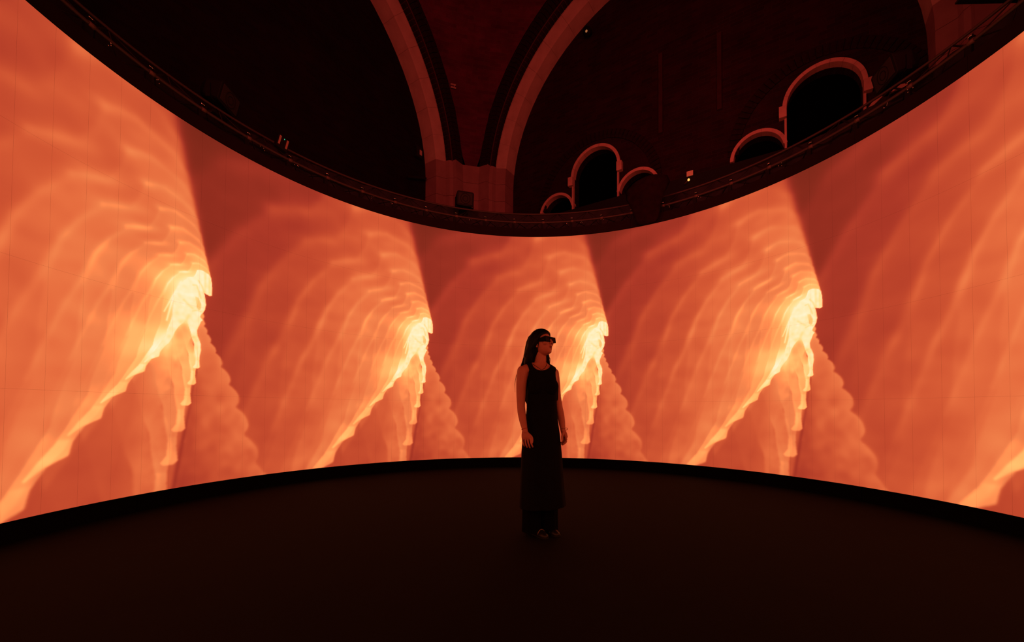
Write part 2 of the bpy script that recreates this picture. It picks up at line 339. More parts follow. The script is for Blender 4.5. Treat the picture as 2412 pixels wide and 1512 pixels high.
M_vault = brick_mat('vault_brick', (0.060, 0.008, 0.026), (0.085, 0.011, 0.034), (0.09, 0.022, 0.035), True, 0.4)
M_ledge = mat('dark_ledge', (0.007, 0.005, 0.004), 0.9)
M_sign = mat('pale_wall_plate', (0.75, 0.62, 0.45), 0.6)
M_bulb = emit('warm_bulb', (1.0, 0.42, 0.10), 1.6)
M_led = emit('green_led', (0.05, 0.8, 0.4), 0.7)

# ------------------------------------------------------------------ setting: floor
fl = 9.0
structure('floor', mesh('floor', [(-fl, -fl, 0), (fl, -fl, 0), (fl, fl, 0), (-fl, fl, 0)], [(0, 1, 2, 3)], mats=[M_floor]))

# ------------------------------------------------------------------ hall frame: N towards the right brick wall, W along it to the right
NA = rad(30.797)
NV, WV = Vector((math.sin(NA), math.cos(NA), 0)), Vector((math.cos(NA), -math.sin(NA), 0))
def P(n, w, z=0.0): return NV*n + WV*w + Vector((0, 0, z))
HN, HW, HALF = 0.38, -0.345, 5.72          # hall centre and half depth between opposite lunette walls
ZC, R0 = 6.89, 4.09                        # spring height and radius of the big arches
ZJ = 7.40                                  # joint between pier stone and arch stones
PROF = [(-0.05, 0.0), (0.38, 0.0), (0.50, 0.22), (0.61, 0.25), (0.67, 0.31), (0.77, 0.32), (0.77, 0.58)]   # (towards the room, outwards)
# the two walls in view, each with its own frame: X along the wall, -Y into the room, Z up
WALLS = {'right': (HN+HALF, HW, NA*-1), 'left': (HN, HW-HALF, -NA+math.pi/2)}
def wall_matrix(side):
    if side == 'right':  X, Y, o = WV, NV, P(HN+HALF, HW)
    else:                X, Y, o = NV, -WV, P(HN, HW-HALF)
    return Matrix(((X.x, Y.x, 0, o.x), (X.y, Y.y, 0, o.y), (0, 0, 1, 0), (0, 0, 0, 1)))
def arch_u(rho, z):
    r = R0+rho
    return r if z <= ZC else math.sqrt(max(0, r*r-(z-ZC)**2))

# ------------------------------------------------------------------ corner piers, coursed stone (plan profile extruded, curving inwards above the spring)
def pier(name, sn, sw):
    """the corner at (+n or -n, +w or -w) of the hall"""
    root = obj(name, None, kind='structure')
    levels = [3.0, 4.4, 5.0, 5.55, 6.05, 6.5, 6.95, ZJ]
    def section(z):
        a = [(HALF-d, arch_u(rho, z)) for d, rho in PROF]           # arch in the n-facing wall: (n, w)
        b = [(y, x) for x, y in a[::-1]]
        pts = a + b + [(HALF+0.5, HALF+0.5)]
        return [P(HN+sn*x, HW+sw*y, z) for x, y in pts]
    for i in range(len(levels)-1):
        z0, z1 = levels[i]+0.004, levels[i+1]-0.004
        k = 1 if z1 <= ZC else 3
        b = MB(); b.loft([section(z0+(z1-z0)*j/k) for j in range(k+1)])
        obj('stone_course', b.mesh('stone_course', [M_pier]), root)
    return root
pier('wall_corner_back', 1, -1)
pier('wall_corner_right', 1, 1)
pier('wall_corner_left', -1, -1)

# ------------------------------------------------------------------ big arches over the walls: stone order and two brick orders, every stone and brick a piece
def voussoir(prof, span, k):
    """a wedge of the given (depth, rho) closed profile, centred on the vertical through the arch centre"""
    b = MB(); b.loft([[((R0+rho)*math.sin(t), -d, (R0+rho)*math.cos(t)) for d, rho in prof] for t in [(-0.5+j/k)*span for j in range(k+1)]])
    return b
ORD = {'stone': ([(-0.02, 0.0), (0.38, 0.0), (0.50, 0.22), (0.50, 0.40), (-0.02, 0.40)], M_stone, 0.62, 2, 'arch_stone', 0.0),
       'lower': ([(0.30, 0.25), (0.605, 0.25), (0.665, 0.31), (0.665, 0.50), (0.30, 0.50)], M_vous, 0.105, 1, 'arch_brick', 0.0),
       'upper': ([(0.40, 0.318), (0.77, 0.322), (0.77, 0.58), (0.40, 0.58)], M_vous, 0.105, 1, 'arch_brick', 0.0)}
num = 1
for side in ('right', 'left'):
    MW = wall_matrix(side)
    for key in ('stone', 'lower', 'upper'):
        prof, m, step, k, pname, gap = ORD[key]
        root = obj('trim_%d' % num, None, kind='structure'); num += 1
        root.matrix_world = MW @ Matrix.Translation((0, 0, ZC))
        rmid = R0 + prof[1][1] + 0.1
        t1 = math.acos((ZJ-ZC)/(R0+prof[-2][1])); n = int(round(2*t1*rmid/step)); span = 2*t1/n
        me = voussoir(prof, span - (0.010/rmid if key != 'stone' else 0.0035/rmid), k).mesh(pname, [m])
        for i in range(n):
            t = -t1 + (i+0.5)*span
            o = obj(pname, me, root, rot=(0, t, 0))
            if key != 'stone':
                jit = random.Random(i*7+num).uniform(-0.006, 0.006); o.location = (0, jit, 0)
        if key != 'stone':      # mortar bed behind the bricks
            q = [(0.31, prof[1][1]+0.012), (prof[2][0] - 0.012, prof[2][1]+0.014), (prof[2][0]-0.012, prof[3][1]-0.01), (0.31, prof[3][1]-0.01)]
            if key == 'lower': q = [(0.31, 0.262), (0.600, 0.262), (0.652, 0.318), (0.652, 0.49), (0.31, 0.49)]
            b = MB(); b.loft([[((R0+rho)*math.sin(t), -d, (R0+rho)*math.cos(t)) for d, rho in q] for t in [-t1+2*t1*j/64 for j in range(65)]])
            if key == 'lower':
                e_ = MB(); e_.loft([[((R0+rho)*math.sin(t), -d, (R0+rho)*math.cos(t)) for d, rho in ((0.655, 0.296), (0.672, 0.296), (0.672, 0.311), (0.655, 0.311))] for t in [-t1+2*t1*j/64 for j in range(65)]])
                obj('mortar_line', e_.mesh('mortar_line', [M_mort]), root)
            obj('mortar_bed', b.mesh('mortar_bed', [M_mort]), root)

# ------------------------------------------------------------------ brick walls with the three-light openings
SILL = 5.94
OPEN = []                                   # (centre, half width, spring height)
for c in (-2.055, 2.36):
    OPEN += [(c, 0.565, 6.745), (c-1.03, 0.43, 6.0), (c+1.03, 0.43, 6.0)]
def opening(c, h, zs, n=20):
    return [(c-h, SILL), (c+h, SILL)] + [(c+h*math.cos(math.pi*i/n), zs+h*math.sin(math.pi*i/n)) for i in range(n+1)]
def filled(name, outline, holes, depth, m):
    cu = bpy.data.curves.new(name, 'CURVE'); cu.dimensions = '2D'; cu.fill_mode = 'BOTH'; cu.extrude = depth/2
    for pts in [outline]+holes:
        sp = cu.splines.new('POLY'); sp.points.add(len(pts)-1)
        for p, (x, z) in zip(sp.points, pts): p.co = (x, z, 0, 1)
        sp.use_cyclic_u = True
    t = bpy.data.objects.new(name, cu); COL.objects.link(t)
    dg = bpy.context.evaluated_depsgraph_get(); me = bpy.data.meshes.new_from_object(t.evaluated_get(dg))
    bpy.data.objects.remove(t); bpy.data.curves.remove(cu)
    me.transform(Matrix(((1, 0, 0, 0), (0, 0, -1, depth/2), (0, 1, 0, 0), (0, 0, 0, 1))))   # lies in XZ, front face at Y = 0
    me.materials.clear(); me.materials.append(m); me.name = name
    return me
lunette = [(-R0-0.3, 0), (R0+0.3, 0)] + [((R0+0.3)*math.cos(math.pi*i/48), ZC+(R0+0.3)*math.sin(math.pi*i/48)) for i in range(49)]
MR = wall_matrix('right'); ML = wall_matrix('left')
DX = -HW                                    # wall X = w - HW
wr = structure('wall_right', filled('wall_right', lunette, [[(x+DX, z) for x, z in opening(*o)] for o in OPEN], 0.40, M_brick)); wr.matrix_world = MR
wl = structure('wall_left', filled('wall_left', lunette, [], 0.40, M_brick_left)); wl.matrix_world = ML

# stone surrounds, plain black panels behind the openings, relieving arches
def wedge_ring(ri, ro, y0, y1, t0, t1, k=2):
    b = MB(); b.loft([[(r*math.cos(t), y, r*math.sin(t)) for r, y in ((ri, y0), (ro, y0), (ro, y1), (ri, y1))] for t in [t0+(t1-t0)*j/k for j in range(k+1)]])
    return b
wn = 1
for gi, c in enumerate((-2.055, 2.36)):
    back = MB().box((0, 0.30, SILL-0.2+0.85), (3.4, 0.02, 1.9))
    win = structure('window_%d' % (gi+1), back.mesh('window_%d' % (gi+1), [M_void])); win.matrix_world = MR @ Matrix.Translation((c+DX, 0, 0))
    for (cc, h, zs) in OPEN[gi*3:gi*3+3]:
        wd = 0.062 if h > 0.5 else 0.058
        n = 9 if h > 0.5 else 7
        a0, a1 = 0.0, math.pi
        if h < 0.5:                          # side lights die into the jamb of the middle one
            if cc < c: a0 = 0.16
            else: a1 = math.pi-0.16
        for i in range(n):
            t0, t1 = a0+(a1-a0)*i/n+0.003, a0+(a1-a0)*(i+1)/n-0.003
            o = obj('surround_stone', wedge_ring(h-0.006, h+wd, -0.048, 0.10, t0, t1, 3).mesh('surround_stone', [M_trimstone]), win, loc=(cc-c, 0, zs))
        if h > 0.5:
            for s in (-1, 1):
                obj('impost_block', MB().box((s*(h+0.055), -0.035, zs-0.10), (0.122, 0.14, 0.21)).mesh('impost_block', [M_trimstone]), win)
                obj('jamb_stone', MB().box((s*(h+0.012), -0.01, (zs-0.21+SILL)/2), (0.036, 0.08, zs-0.21-SILL-0.01)).mesh('jamb_stone', [M_trimstone]), win)
    # relieving arch of bricks
    rel = structure('trim_%d' % num, None); num += 1
    rel.matrix_world = MR @ Matrix.Translation((c+DX, 0, 6.12))
    ra, rb = 1.36, 1.56; n = 44
    me = wedge_ring(ra, rb, -0.022, 0.05, math.pi/2-math.pi/n/2+0.004, math.pi/2+math.pi/n/2-0.004, 1).mesh('arch_brick', [M_vous])
    for i in range(n):
        t = (i+0.5)/n*math.pi - math.pi/2
        obj('arch_brick', me, rel, loc=(0, random.Random(i).uniform(-0.012, 0.006), 0), rot=(0, t, 0))
# dark ledge under the openings
lg = structure('trim_%d' % num, MB().box((0, -0.06, SILL-0.20), (7.6, 0.14, 0.36)).mesh('ledge', [M_ledge])); num += 1
lg.matrix_world = MR
# two narrow raised strips of brick between the window groups
for x, z0, z1 in ((-0.515, 7.10, 8.87), (0.655, 7.16, 8.75)):
    st = structure('trim_%d' % num, MB().box((x+DX, -0.02, (z0+z1)/2), (0.085, 0.06, z1-z0)).mesh('strip', [mat('strip_brick', (0.030, 0.007, 0.010), 0.9, 0.25, 8)])); num += 1
    st.matrix_world = MR

# ------------------------------------------------------------------ sail vault between the arches (the pendentives in view are its lower corners)
def vault():
    a = HALF-0.765; rs = math.hypot(a, R0+0.575)+0.022
    nphi, nr = 192, 40; V = []; F = []; UV = []
    for i in range(nphi):
        ph = 2*math.pi*i/nphi
        rm = min(a/max(abs(math.cos(ph)), abs(math.sin(ph))), rs-0.0005)
        # (the corners reach the sphere's own rim)
        for j in range(nr+1):
            q = j/nr; r = rm*math.sin(q*math.pi/2) if rm > a*1.02 else rm*q
            z = math.sqrt(max(0, rs*rs-r*r))
            V.append(P(HN+r*math.cos(ph), HW+r*math.sin(ph), ZC+z)); UV.append((ph*5.2, rs*math.asin(min(1, z/rs))))
    UF = []
    for i in range(nphi):
        for j in range(nr):
            i2 = (i+1) % nphi
            F.append((i*(nr+1)+j, i*(nr+1)+j+1, i2*(nr+1)+j+1, i2*(nr+1)+j))
            du = 2*math.pi*5.2 if i2 == 0 else 0
            for k, (ii, jj) in enumerate(((i, j), (i, j+1), (i2, j+1), (i2, j))):
                u, v = UV[ii*(nr+1)+jj]; UF.append((u+(du if k >= 2 else 0), v))
    me = mesh('ceiling', V, F, True, [M_vault])
    uv = me.uv_layers.new(name='metres'); uv.data.foreach_set('uv', [c for p in UF for c in p])
    structure('ceiling', me)
vault()
# ------------------------------------------------------------------ LED ring: the picture is computed once for one period of 45 degrees, the panels of every period share it
COLS, ROWS, NC, NR = 12, 4, 32, 120
STEP = rad(3.75); EDGE0 = rad(1.1-3.75*30)
ZB, ZT = 0.177, 4.192
PIC = paint(COLS*NC, ROWS*NR+1, EDGE0+1.2547, 1.0038)
M_led_face = bpy.data.materials.new('led_face'); nt_, N_, L_ = nodes(M_led_face)
_b = N_['Principled BSDF']; _b.inputs['Base Color'].default_value = (0.012, 0.012, 0.012, 1); _b.inputs['Roughness'].default_value = 0.7
_a = N_.new('ShaderNodeAttribute'); _a.attribute_name = 'picture'
L_.new(_a.outputs['Color'], _b.inputs['Emission Color']); _b.inputs['Emission Strength'].default_value = 1.0
M_led_face.cycles.emission_sampling = 'NONE'
def panel_mesh(p, r):
    g = 0.0003
    a = EDGE0 + STEP*(p + np.linspace(g/STEP/R, 1-g/STEP/R, NC+1)); z = ZB + (ZT-ZB)*(r + np.linspace(g, 1-g, NR+1))/ROWS
    A, Z = np.meshgrid(a, z); n = A.size
    V = np.stack([R*np.sin(A), R*np.cos(A), Z], -1).reshape(-1, 3)
    C = PIC[r*NR:(r+1)*NR+1][:, (p*NC+np.arange(NC+1)) % (COLS*NC)].reshape(-1, 3)
    i = (np.arange(NR)[:, None]*(NC+1)+np.arange(NC)[None]).ravel()
    F = np.stack([i, i+NC+1, i+NC+2, i+1], -1)
    border = list(range(NC+1)) + [k*(NC+1)+NC for k in range(1, NR+1)] + [NR*(NC+1)+k for k in range(NC-1, -1, -1)] + [k*(NC+1) for k in range(NR-1, 0, -1)]
    s = 1+0.05/R
    corner = [0, NC, NR*(NC+1)+NC, NR*(NC+1)]
    Vb = V[corner]*np.array([s, s, 1])
    V = np.concatenate([V, Vb]); C = np.concatenate([C, np.zeros((4, 3))])
    faces = F.tolist(); q = []
    e = [list(range(NC+1)), [k*(NC+1)+NC for k in range(NR+1)], [NR*(NC+1)+k for k in range(NC, -1, -1)], [k*(NC+1) for k in range(NR, -1, -1)]]
    for k in range(4): q.append(tuple(e[k]) + (n+(k+1) % 4, n+k))
    q.append((n, n+1, n+2, n+3))
    me = bpy.data.meshes.new('led_panel'); me.from_pydata(V.tolist(), [], faces+q)
    me.materials.append(M_led_face); me.materials.append(M_kick)
    me.polygons.foreach_set('material_index', [0]*len(faces)+[1]*5)
    at = me.attributes.new('picture', 'FLOAT_COLOR', 'POINT'); at.data.foreach_set('color', np.concatenate([C, np.ones((len(C), 1))], 1).astype(np.float32).ravel())
    me.update(); return me
screen = thing('led_screen', 'tall curved LED wall showing glowing orange dancers with trailing echoes around the dark room', 'screen', (0, 0, 0))
PM = {}
for j in range(-38, 36):
    p = (j+30) % COLS; m = (j+30-p)//COLS
    for r in range(ROWS):
        if (p, r) not in PM: PM[p, r] = panel_mesh(p, r)
        obj('led_panel', PM[p, r], screen, rot=(0, 0, -m*math.pi/4))
A0, A1 = EDGE0+STEP*-8, EDGE0+STEP*66
# the columns behind the camera, in one coarse mesh
vb, fb, cb_ = [], [], []
for j in range(36, 58):
    p = (j+30) % COLS
    for u in range(0, NC, 8):
        for v in range(0, ROWS*NR, 24):
            n0 = len(vb)
            for uu, vv in ((u, v), (u, v+24), (u+8, v+24), (u+8, v)):
                a = EDGE0+STEP*(j+30+uu/NC); vb.append((R*math.sin(a), R*math.cos(a), ZB+(ZT-ZB)*vv/(ROWS*NR))); cb_.append(tuple(PIC[min(vv, ROWS*NR), (p*NC+uu) % (COLS*NC)])+(1.0,))
            fb.append((n0, n0+1, n0+2, n0+3))
me = mesh('led_panel_bank', vb, fb, mats=[M_led_face]); me.attributes.new('picture', 'FLOAT_COLOR', 'POINT').data.foreach_set('color', [c for q in cb_ for c in q])
obj('led_panel_bank', me, screen, kind='stuff')
# black skirting under the screen and dark header band over it, in lengths of 15 degrees
me = arc_solid(0, rad(14.95), [(4.035, 0.0), (4.035, 0.172), (4.10, 0.172), (4.10, 0.0)], 8).mesh('skirting', [M_kick])
base = obj('baseboard_round', None, kind='structure')
hm = arc_solid(0, rad(14.97), [(3.995, 4.199), (3.995, 4.350), (4.06, 4.350), (4.06, 4.199)], 8).mesh('header_panel', [M_header])
k = 0; a = A0
while a < A1-0.01:
    obj('skirting_board', me, base, rot=(0, 0, -a)); obj('header_panel', hm, screen, rot=(0, 0, -a)); a += rad(15)
# cloth closing the outside of the ring
n = 280; prof = []
for z in (0.0, 2.4, 4.83):
    prof.append([ringpt(A0+(A1-A0)*i/n, 4.47+0.012*math.sin(i*1.7)+0.008*math.sin(i*0.53), z) for i in range(n+1)])
V = [p for r_ in prof for p in r_]; F = [(k*(n+1)+i, k*(n+1)+i+1, (k+1)*(n+1)+i+1, (k+1)*(n+1)+i) for k in range(2) for i in range(n)]
obj('backing_curtain', mesh('backing_curtain', V, F, True, [M_black]), label='plain black cloth hung behind the truss around the outside of the screen', category='curtain')

# ------------------------------------------------------------------ ring truss over the screen
truss = thing('lighting_truss', 'black curved triangular truss with thin lacing running along the top of the screen', 'truss')
TB, TZ, TT, TTZ = 4.02, 4.468, 4.175, 4.695
for r_, z_ in ((TB, TZ), (4.33, TZ), (TT, TTZ)):
    nn = 210
    b = MB().tube([ringpt(A0+(A1-A0)*i/nn, r_, z_) for i in range(nn+1)], 0.0155 if z_ > 4.6 else 0.0175, 10)
    obj('chord', b.mesh('chord', [M_truss], True), truss)
SEG = rad(7.5); C0 = rad(-6.34)
br1 = MB().tube([ringpt(0.010, TB+0.01, TZ+0.01), ringpt(SEG*0.5-0.004, TT, TTZ-0.01)], 0.0060, 6).mesh('brace', [M_lace], True)
br2 = MB().tube([ringpt(SEG*0.5+0.004, TT, TTZ-0.01), ringpt(SEG-0.010, TB+0.01, TZ+0.01)], 0.0060, 6).mesh('brace', [M_lace], True)
lac = MB()
cl = MB().tube([ringpt(-0.0035, TB, TZ), ringpt(0.0085, TB, TZ)], 0.0235, 10).mesh('clamp', [M_clamp], True)
hookb = MB()
hookb.box(ringpt(-0.004, TB+0.012, TZ-0.062), (0.05, 0.03, 0.090)).box(ringpt(0.0, TB+0.02, TZ+0.035), (0.035, 0.03, 0.05))
hookb.tube([ringpt(0.008, TB-0.01, TZ+0.03), ringpt(0.008, TB-0.012, TZ+0.05), ringpt(-0.004, TB-0.012, TZ+0.055)], 0.005, 6)
hk = hookb.mesh('hanging_bracket', [M_cab])
pinm = MB().tube([ringpt(-0.006, TB-0.014, TZ+0.052), ringpt(0.006, TB-0.014, TZ+0.050)], 0.0045, 6).mesh('pin', [M_bolt], True)
i0 = int(math.ceil((A0-C0)/SEG)); i1 = int(math.floor((A1-C0)/SEG))
rb = random.Random(4)
for i in range(i0, i1+1):
    a = C0+SEG*i
    if i < i1:
        obj('brace', br1, truss, rot=(0, 0, -a)); obj('brace', br2, truss, rot=(0, 0, -a))
        for (ra_, za_), (rb_, zb_) in (((4.33, TZ), (TT, TTZ)), ((TB, TZ), (4.33, TZ))):
            lac.tube([ringpt(a+0.01, ra_, za_), ringpt(a+SEG/2, rb_, zb_)], 0.006, 5); lac.tube([ringpt(a+SEG/2, rb_, zb_), ringpt(a+SEG-0.01, ra_, za_)], 0.006, 5)
    c = obj('clamp', cl, truss, rot=(0, 0, -a)); obj('pin', pinm, c)
    obj('hanging_bracket', hk, truss, rot=(0, 0, -a))
obj('lacing', lac.mesh('lacing', [M_lace], True), truss, kind='stuff')
# small bright bolts at the truss joints
for a_deg in (-86.5, -80.5, -64.0, -57.6, -41.5, -37.0, -17.6, 7.6, 11.2, 16.5, 32.5, 39.5, 56.0, 73.2, 76.5):
    bm_ = MB(); rr = random.Random(int(a_deg*10))
    for q in range(3):
        bm_.ell(ringpt(rad(a_deg)+rr.uniform(-0.007, 0.007), TB-0.018+rr.uniform(-.002, .002), TZ-0.03-0.02*q*rr.random()), (0.006, 0.006, 0.006), n=8, m=6)
    obj('joint_bolts', bm_.mesh('joint_bolts', [M_bolt], True), truss)

# ------------------------------------------------------------------ loudspeakers and small gear on the truss
def loudspeaker(a_deg, label, z, turn=0.0, r_=4.20, wide=1.0):
    a = rad(a_deg)
    t = thing('loudspeaker', label, 'loudspeaker', ringpt(a, r_, z), (0, 0, -a+turn), 'loudspeakers clamped on the ring truss')
    # local: -Y faces the ring's centre
    T = Matrix.Rotation(rad(14), 3, 'X')
    b = MB(); rings = []
    for y, w, h, rc in ((-0.13, 0.30, 0.235, 0.03), (-0.125, 0.31, 0.245, 0.035), (0.05, 0.30, 0.235, 0.05), (0.14, 0.19, 0.17, 0.05)):
        ring = []
        for q, (sx, sz) in enumerate(((1, -1), (1, 1), (-1, 1), (-1, -1))):
            for u in range(4):
                th = math.pi/2*(q-1) + math.pi/2*u/3
                ring.append(T @ Vector((wide*(sx*(w/2-rc)+rc*math.cos(th)), y, sz*(h/2-rc)+rc*math.sin(th))))
        rings.append([p+Vector((0, 0, 0.155)) for p in ring])
    b.loft(rings); obj('cabinet', b.mesh('cabinet', [M_cab]), t)
    g = obj('grille', MB().box(T @ Vector((0, -0.134, 0))+Vector((0, 0, 0.155)), (0.25*wide, 0.008, 0.19), T).mesh('grille', [M_grille]), t)
    cone = MB()
    for rr_ in (0.085, 0.045): cone.tube([T @ Vector((rr_*math.cos(q*math.pi/16), -0.140, rr_*math.sin(q*math.pi/16)))+Vector((0, 0, 0.155)) for q in range(32)], 0.004, 6, True)
    obj('cone_ring', cone.mesh('cone_ring', [M_cab], True), g)
    br = MB().box((0, 0.01, 0.024), (0.05, 0.06, 0.04)).box((0.163*wide, 0, 0.10), (0.012, 0.05, 0.17)).box((-0.163*wide, 0, 0.10), (0.012, 0.05, 0.17)).box((0, 0, 0.022), (0.33*wide, 0.05, 0.012))
    obj('bracket', br.mesh('bracket', [M_cab]), t)
    return t
loudspeaker(-69.8, 'black loudspeaker on the truss at the left, in front of the dark wall', 4.715, rad(27), 4.20, 1.2)
loudspeaker(-18.9, 'black loudspeaker on the truss in front of the lit stone pier', 4.715)
loudspeaker(72.9, 'black loudspeaker on the truss at the right, beside the larger arched opening', 4.715, rad(-27), 4.20, 1.2)
a = rad(-61.2)
nb = thing('relay_box', 'small black box with two upright reddish bars and a green light on the left truss', 'control box', ringpt(a, 3.93, 4.50), (0, 0.22, -a))
obj('case', MB().box((0, 0.02, 0.09), (0.15, 0.06, 0.17)).mesh('case', [M_cab]), nb)
for s in (-1, 1): obj('side_bar', MB().box((s*0.048, -0.014, 0.105), (0.022, 0.012, 0.125)).mesh('side_bar', [mat('bar_plate', (0.32, 0.18, 0.14), 0.6)]), nb)
obj('status_light', MB().ell((0.005, -0.014, 0.155), (0.005, 0.005, 0.007), n=8, m=6).mesh('status_light', [M_led], True), nb, label='green status light')

# added dark lump, solid stand-in for a retouched patch over the truss
def lump():
    a = rad(27.9); t = ringpt(a, 3.99, 4.16)
    rings = []; nn = 20
    for z, w, cx, d in ((4.165, 0.06, 0.00, 0.03), (4.18, 0.15, 0.0, 0.05), (4.23, 0.20, -0.01, 0.08), (4.36, 0.24, -0.02, 0.13), (4.52, 0.29, -0.03, 0.17), (4.66, 0.36, 0.0, 0.19), (4.80, 0.39, 0.03, 0.19), (4.91, 0.31, 0.06, 0.15), (4.96, 0.14, 0.08, 0.07)):
        ring = []
        for q in range(nn):
            th = 2*math.pi*q/nn; k_ = 1+0.07*math.sin(3*th+z*9)+0.04*math.sin(7*th+z*5)
            ring.append((cx*0.6+w*0.90*k_*math.cos(th), -0.075+d*0.50*k_*math.sin(th), z-4.165))
        rings.append(ring)
    b = MB().loft(rings)
    o = obj('retouch_lump', b.mesh('retouch_lump', [mat('dark_retouch', (0.011, 0.004, 0.005), 0.95, 0.3, 10, bump=0.4, bscale=20, spec=0.05)], True), loc=ringpt(a, 3.97, 4.165), rot=(0, 0, -a),
            label='dark reddish rounded lump added for a retouched patch over the truss below the smaller arched opening', category='covered object')
lump()

# ------------------------------------------------------------------ small fittings on the walls
def on_right(w, z, y): return MR @ Vector((w+DX, y, z))
sg = thing('wall_plate', 'small pale rectangular plate on the brick wall between the arched openings', 'sign', on_right(0.105, 5.905, -0.145), (0, 0, -NA))
obj('plate', MB().box((0, 0, 0.05), (0.125, 0.016, 0.105)).mesh('plate', [M_sign]), sg)
obj('plate_frame', MB().box((0, 0.006, 0.05), (0.135, 0.010, 0.115)).mesh('plate_frame', [M_ledge]), sg)
lp = thing('wall_lamp', 'tiny glowing lamp on a dark arm below the pale wall plate', 'lamp', on_right(0.085, 5.79, -0.132), (0, 0, -NA))
obj('bulb', MB().ell((0.01, -0.09, 0.0), (0.024, 0.024, 0.024), n=12, m=8).mesh('bulb', [M_bulb], True), lp)
obj('arm', MB().tube([(-0.08, 0.0, -0.05), (-0.07, -0.06, -0.04), (-0.01, -0.085, -0.012)], 0.009, 8).mesh('arm', [M_clamp], True), lp)
sp = thing('spot_lamp', 'small dark spot lamp fixed high on the shadowed wall beside the right stone arch', 'lamp', on_right(-2.2, 10.11, 0.0), (0, 0, -NA))
obj('housing', MB().tube([(0, 0.0, 0.05), (0, -0.12, 0.03), (0, -0.20, -0.02)], [0.05, 0.09, 0.10], 16).mesh('housing', [M_cab], True), sp)
obj('lens', MB().ell((0, -0.215, -0.03), (0.028, 0.02, 0.028), n=12, m=8).mesh('lens', [emit('dim_lens', (1, 0.35, 0.12), 0.35)], True), sp)
def on_left(n_, z, y): return ML @ Vector((n_-HN, y, z))
cab = thing('junction_box', 'black box with a pale plate on the dark wall beside the left stone arch', 'junction box', on_left(4.13, 7.34, -0.005), (0, 0, math.pi/2-NA))
obj('case', MB().box((0, -0.06, 0.13), (0.17, 0.11, 0.26)).mesh('case', [M_black]), cab)
obj('plate', MB().box((0.05, -0.122, 0.13), (0.07, 0.012, 0.12)).mesh('plate', [M_stone]), cab)
q0, q1 = Vector((-3.178, 6.289, 6.669)), Vector((-2.875, 6.797, 6.916))
obj('wall_bar', MB().tube([(0, 0, 0), tuple(q1-q0)], 0.028, 8).mesh('wall_bar', [M_black]), loc=q0, label='short black bar fixed to the dark wall left of the stone pier', category='bar')
bt = thing('overhead_beam', 'black overhead beam running into the ring truss in the top right corner', 'beam', (4.80, 0.50, 5.03))
obj('beam_body', MB().box((0, 0, 0.16), (1.5, 0.22, 0.32)).mesh('beam_body', [M_black]), bt)
for s in (-1, 1): obj('flange', MB().box((0, 0, 0.16+s*0.165), (1.5, 0.26, 0.016)).mesh('flange', [M_black]), bt)
# little metal bracket on the brick between the two big arches
wb = thing('wall_bracket', 'tiny pale metal bracket of two bars on the brick between the big stone arches', 'bracket', (-2.150, 6.590, 9.112), (rad(-19), 0, rad(19.3)))
for s in (-1, 1): obj('bar', MB().box((0, -0.02, s*0.055), (0.13, 0.03, 0.012)).mesh('bar', [M_stone]), wb)
obj('link', MB().box((0.025, -0.012, 0), (0.012, 0.02, 0.10)).mesh('link', [M_stone]), wb)
# ------------------------------------------------------------------ the visitor
def remeshed(mb, voxel, smooth_it, name):
    t = bpy.data.objects.new(name, mesh(name, mb.v, mb.f)); COL.objects.link(t)
    m = t.modifiers.new('r', 'REMESH'); m.mode = 'VOXEL'; m.voxel_size = voxel
    s = t.modifiers.new('s', 'SMOOTH'); s.factor = 0.5; s.iterations = smooth_it
    dg = bpy.context.evaluated_depsgraph_get(); me = bpy.data.meshes.new_from_object(t.evaluated_get(dg))
    old = t.data; bpy.data.objects.remove(t); bpy.data.meshes.remove(old)
    me.name = name; me.polygons.foreach_set('use_smooth', [True]*len(me.polygons)); return me
def limb(b, pts, n=14):
    """tapering tube through (x, y, z, radius) with rounded ends and smooth interpolation"""
    P_ = [np.array(p, float) for p in pts]; out = []
    for i in range(len(P_)-1):
        a, p, q, d = P_[max(i-1, 0)], P_[i], P_[i+1], P_[min(i+2, len(P_)-1)]
        for u in np.arange(4)/4:
            out.append(0.5*(2*p+(q-a)*u+(2*a-5*p+4*q-d)*u*u+(3*p-a-3*q+d)*u**3))
    out.append(P_[-1])
    b.tube([o[:3] for o in out], [float(o[3]) for o in out], n)
    for e in (out[0], out[-1]): b.ell(e[:3], (e[3],)*3, n=12, m=8)
def oval(cx, cy, z, rx, ry, n=32, e=2.3, tilt=0.0):
    r_ = []
    for k in range(n):
        t = 2*math.pi*k/n; c, s = math.cos(t), math.sin(t)
        x = cx+rx*math.copysign(abs(c)**(2/e), c); r_.append((x, cy+ry*math.copysign(abs(s)**(2/e), s), z+tilt*(x-cx)))
    return r_
M_skin = mat('skin', (0.47, 0.155, 0.115), 0.5, 0.06, 14, spec=0.35)
M_hair = mat('dark_hair', (0.0035, 0.0020, 0.0018), 0.55, 0.2, 30, spec=0.12)
M_dress = mat('black_dress_cloth', (0.0035, 0.003, 0.003), 0.9, 0.2, 25, spec=0.1)
M_trouser = mat('black_trouser_cloth', (0.0018, 0.0016, 0.0016), 0.9, spec=0.08)
M_shoe = mat('dark_shoe', (0.008, 0.005, 0.004), 0.4)
M_shoetrim = mat('shoe_buckle', (0.25, 0.17, 0.13), 0.3, metal=0.6)
M_frame = mat('black_glasses_frame', (0.0015, 0.0015, 0.0015), 0.6, spec=0.08)
M_lens = mat('dark_lens', (0.001, 0.001, 0.001), 0.12, spec=0.12)
M_cord = mat('black_cord', (0.01, 0.008, 0.008), 0.7)
M_red = mat('red_thread', (0.30, 0.02, 0.03), 0.7)
M_bead = mat('thin_bracelet', (0.45, 0.22, 0.15), 0.4)

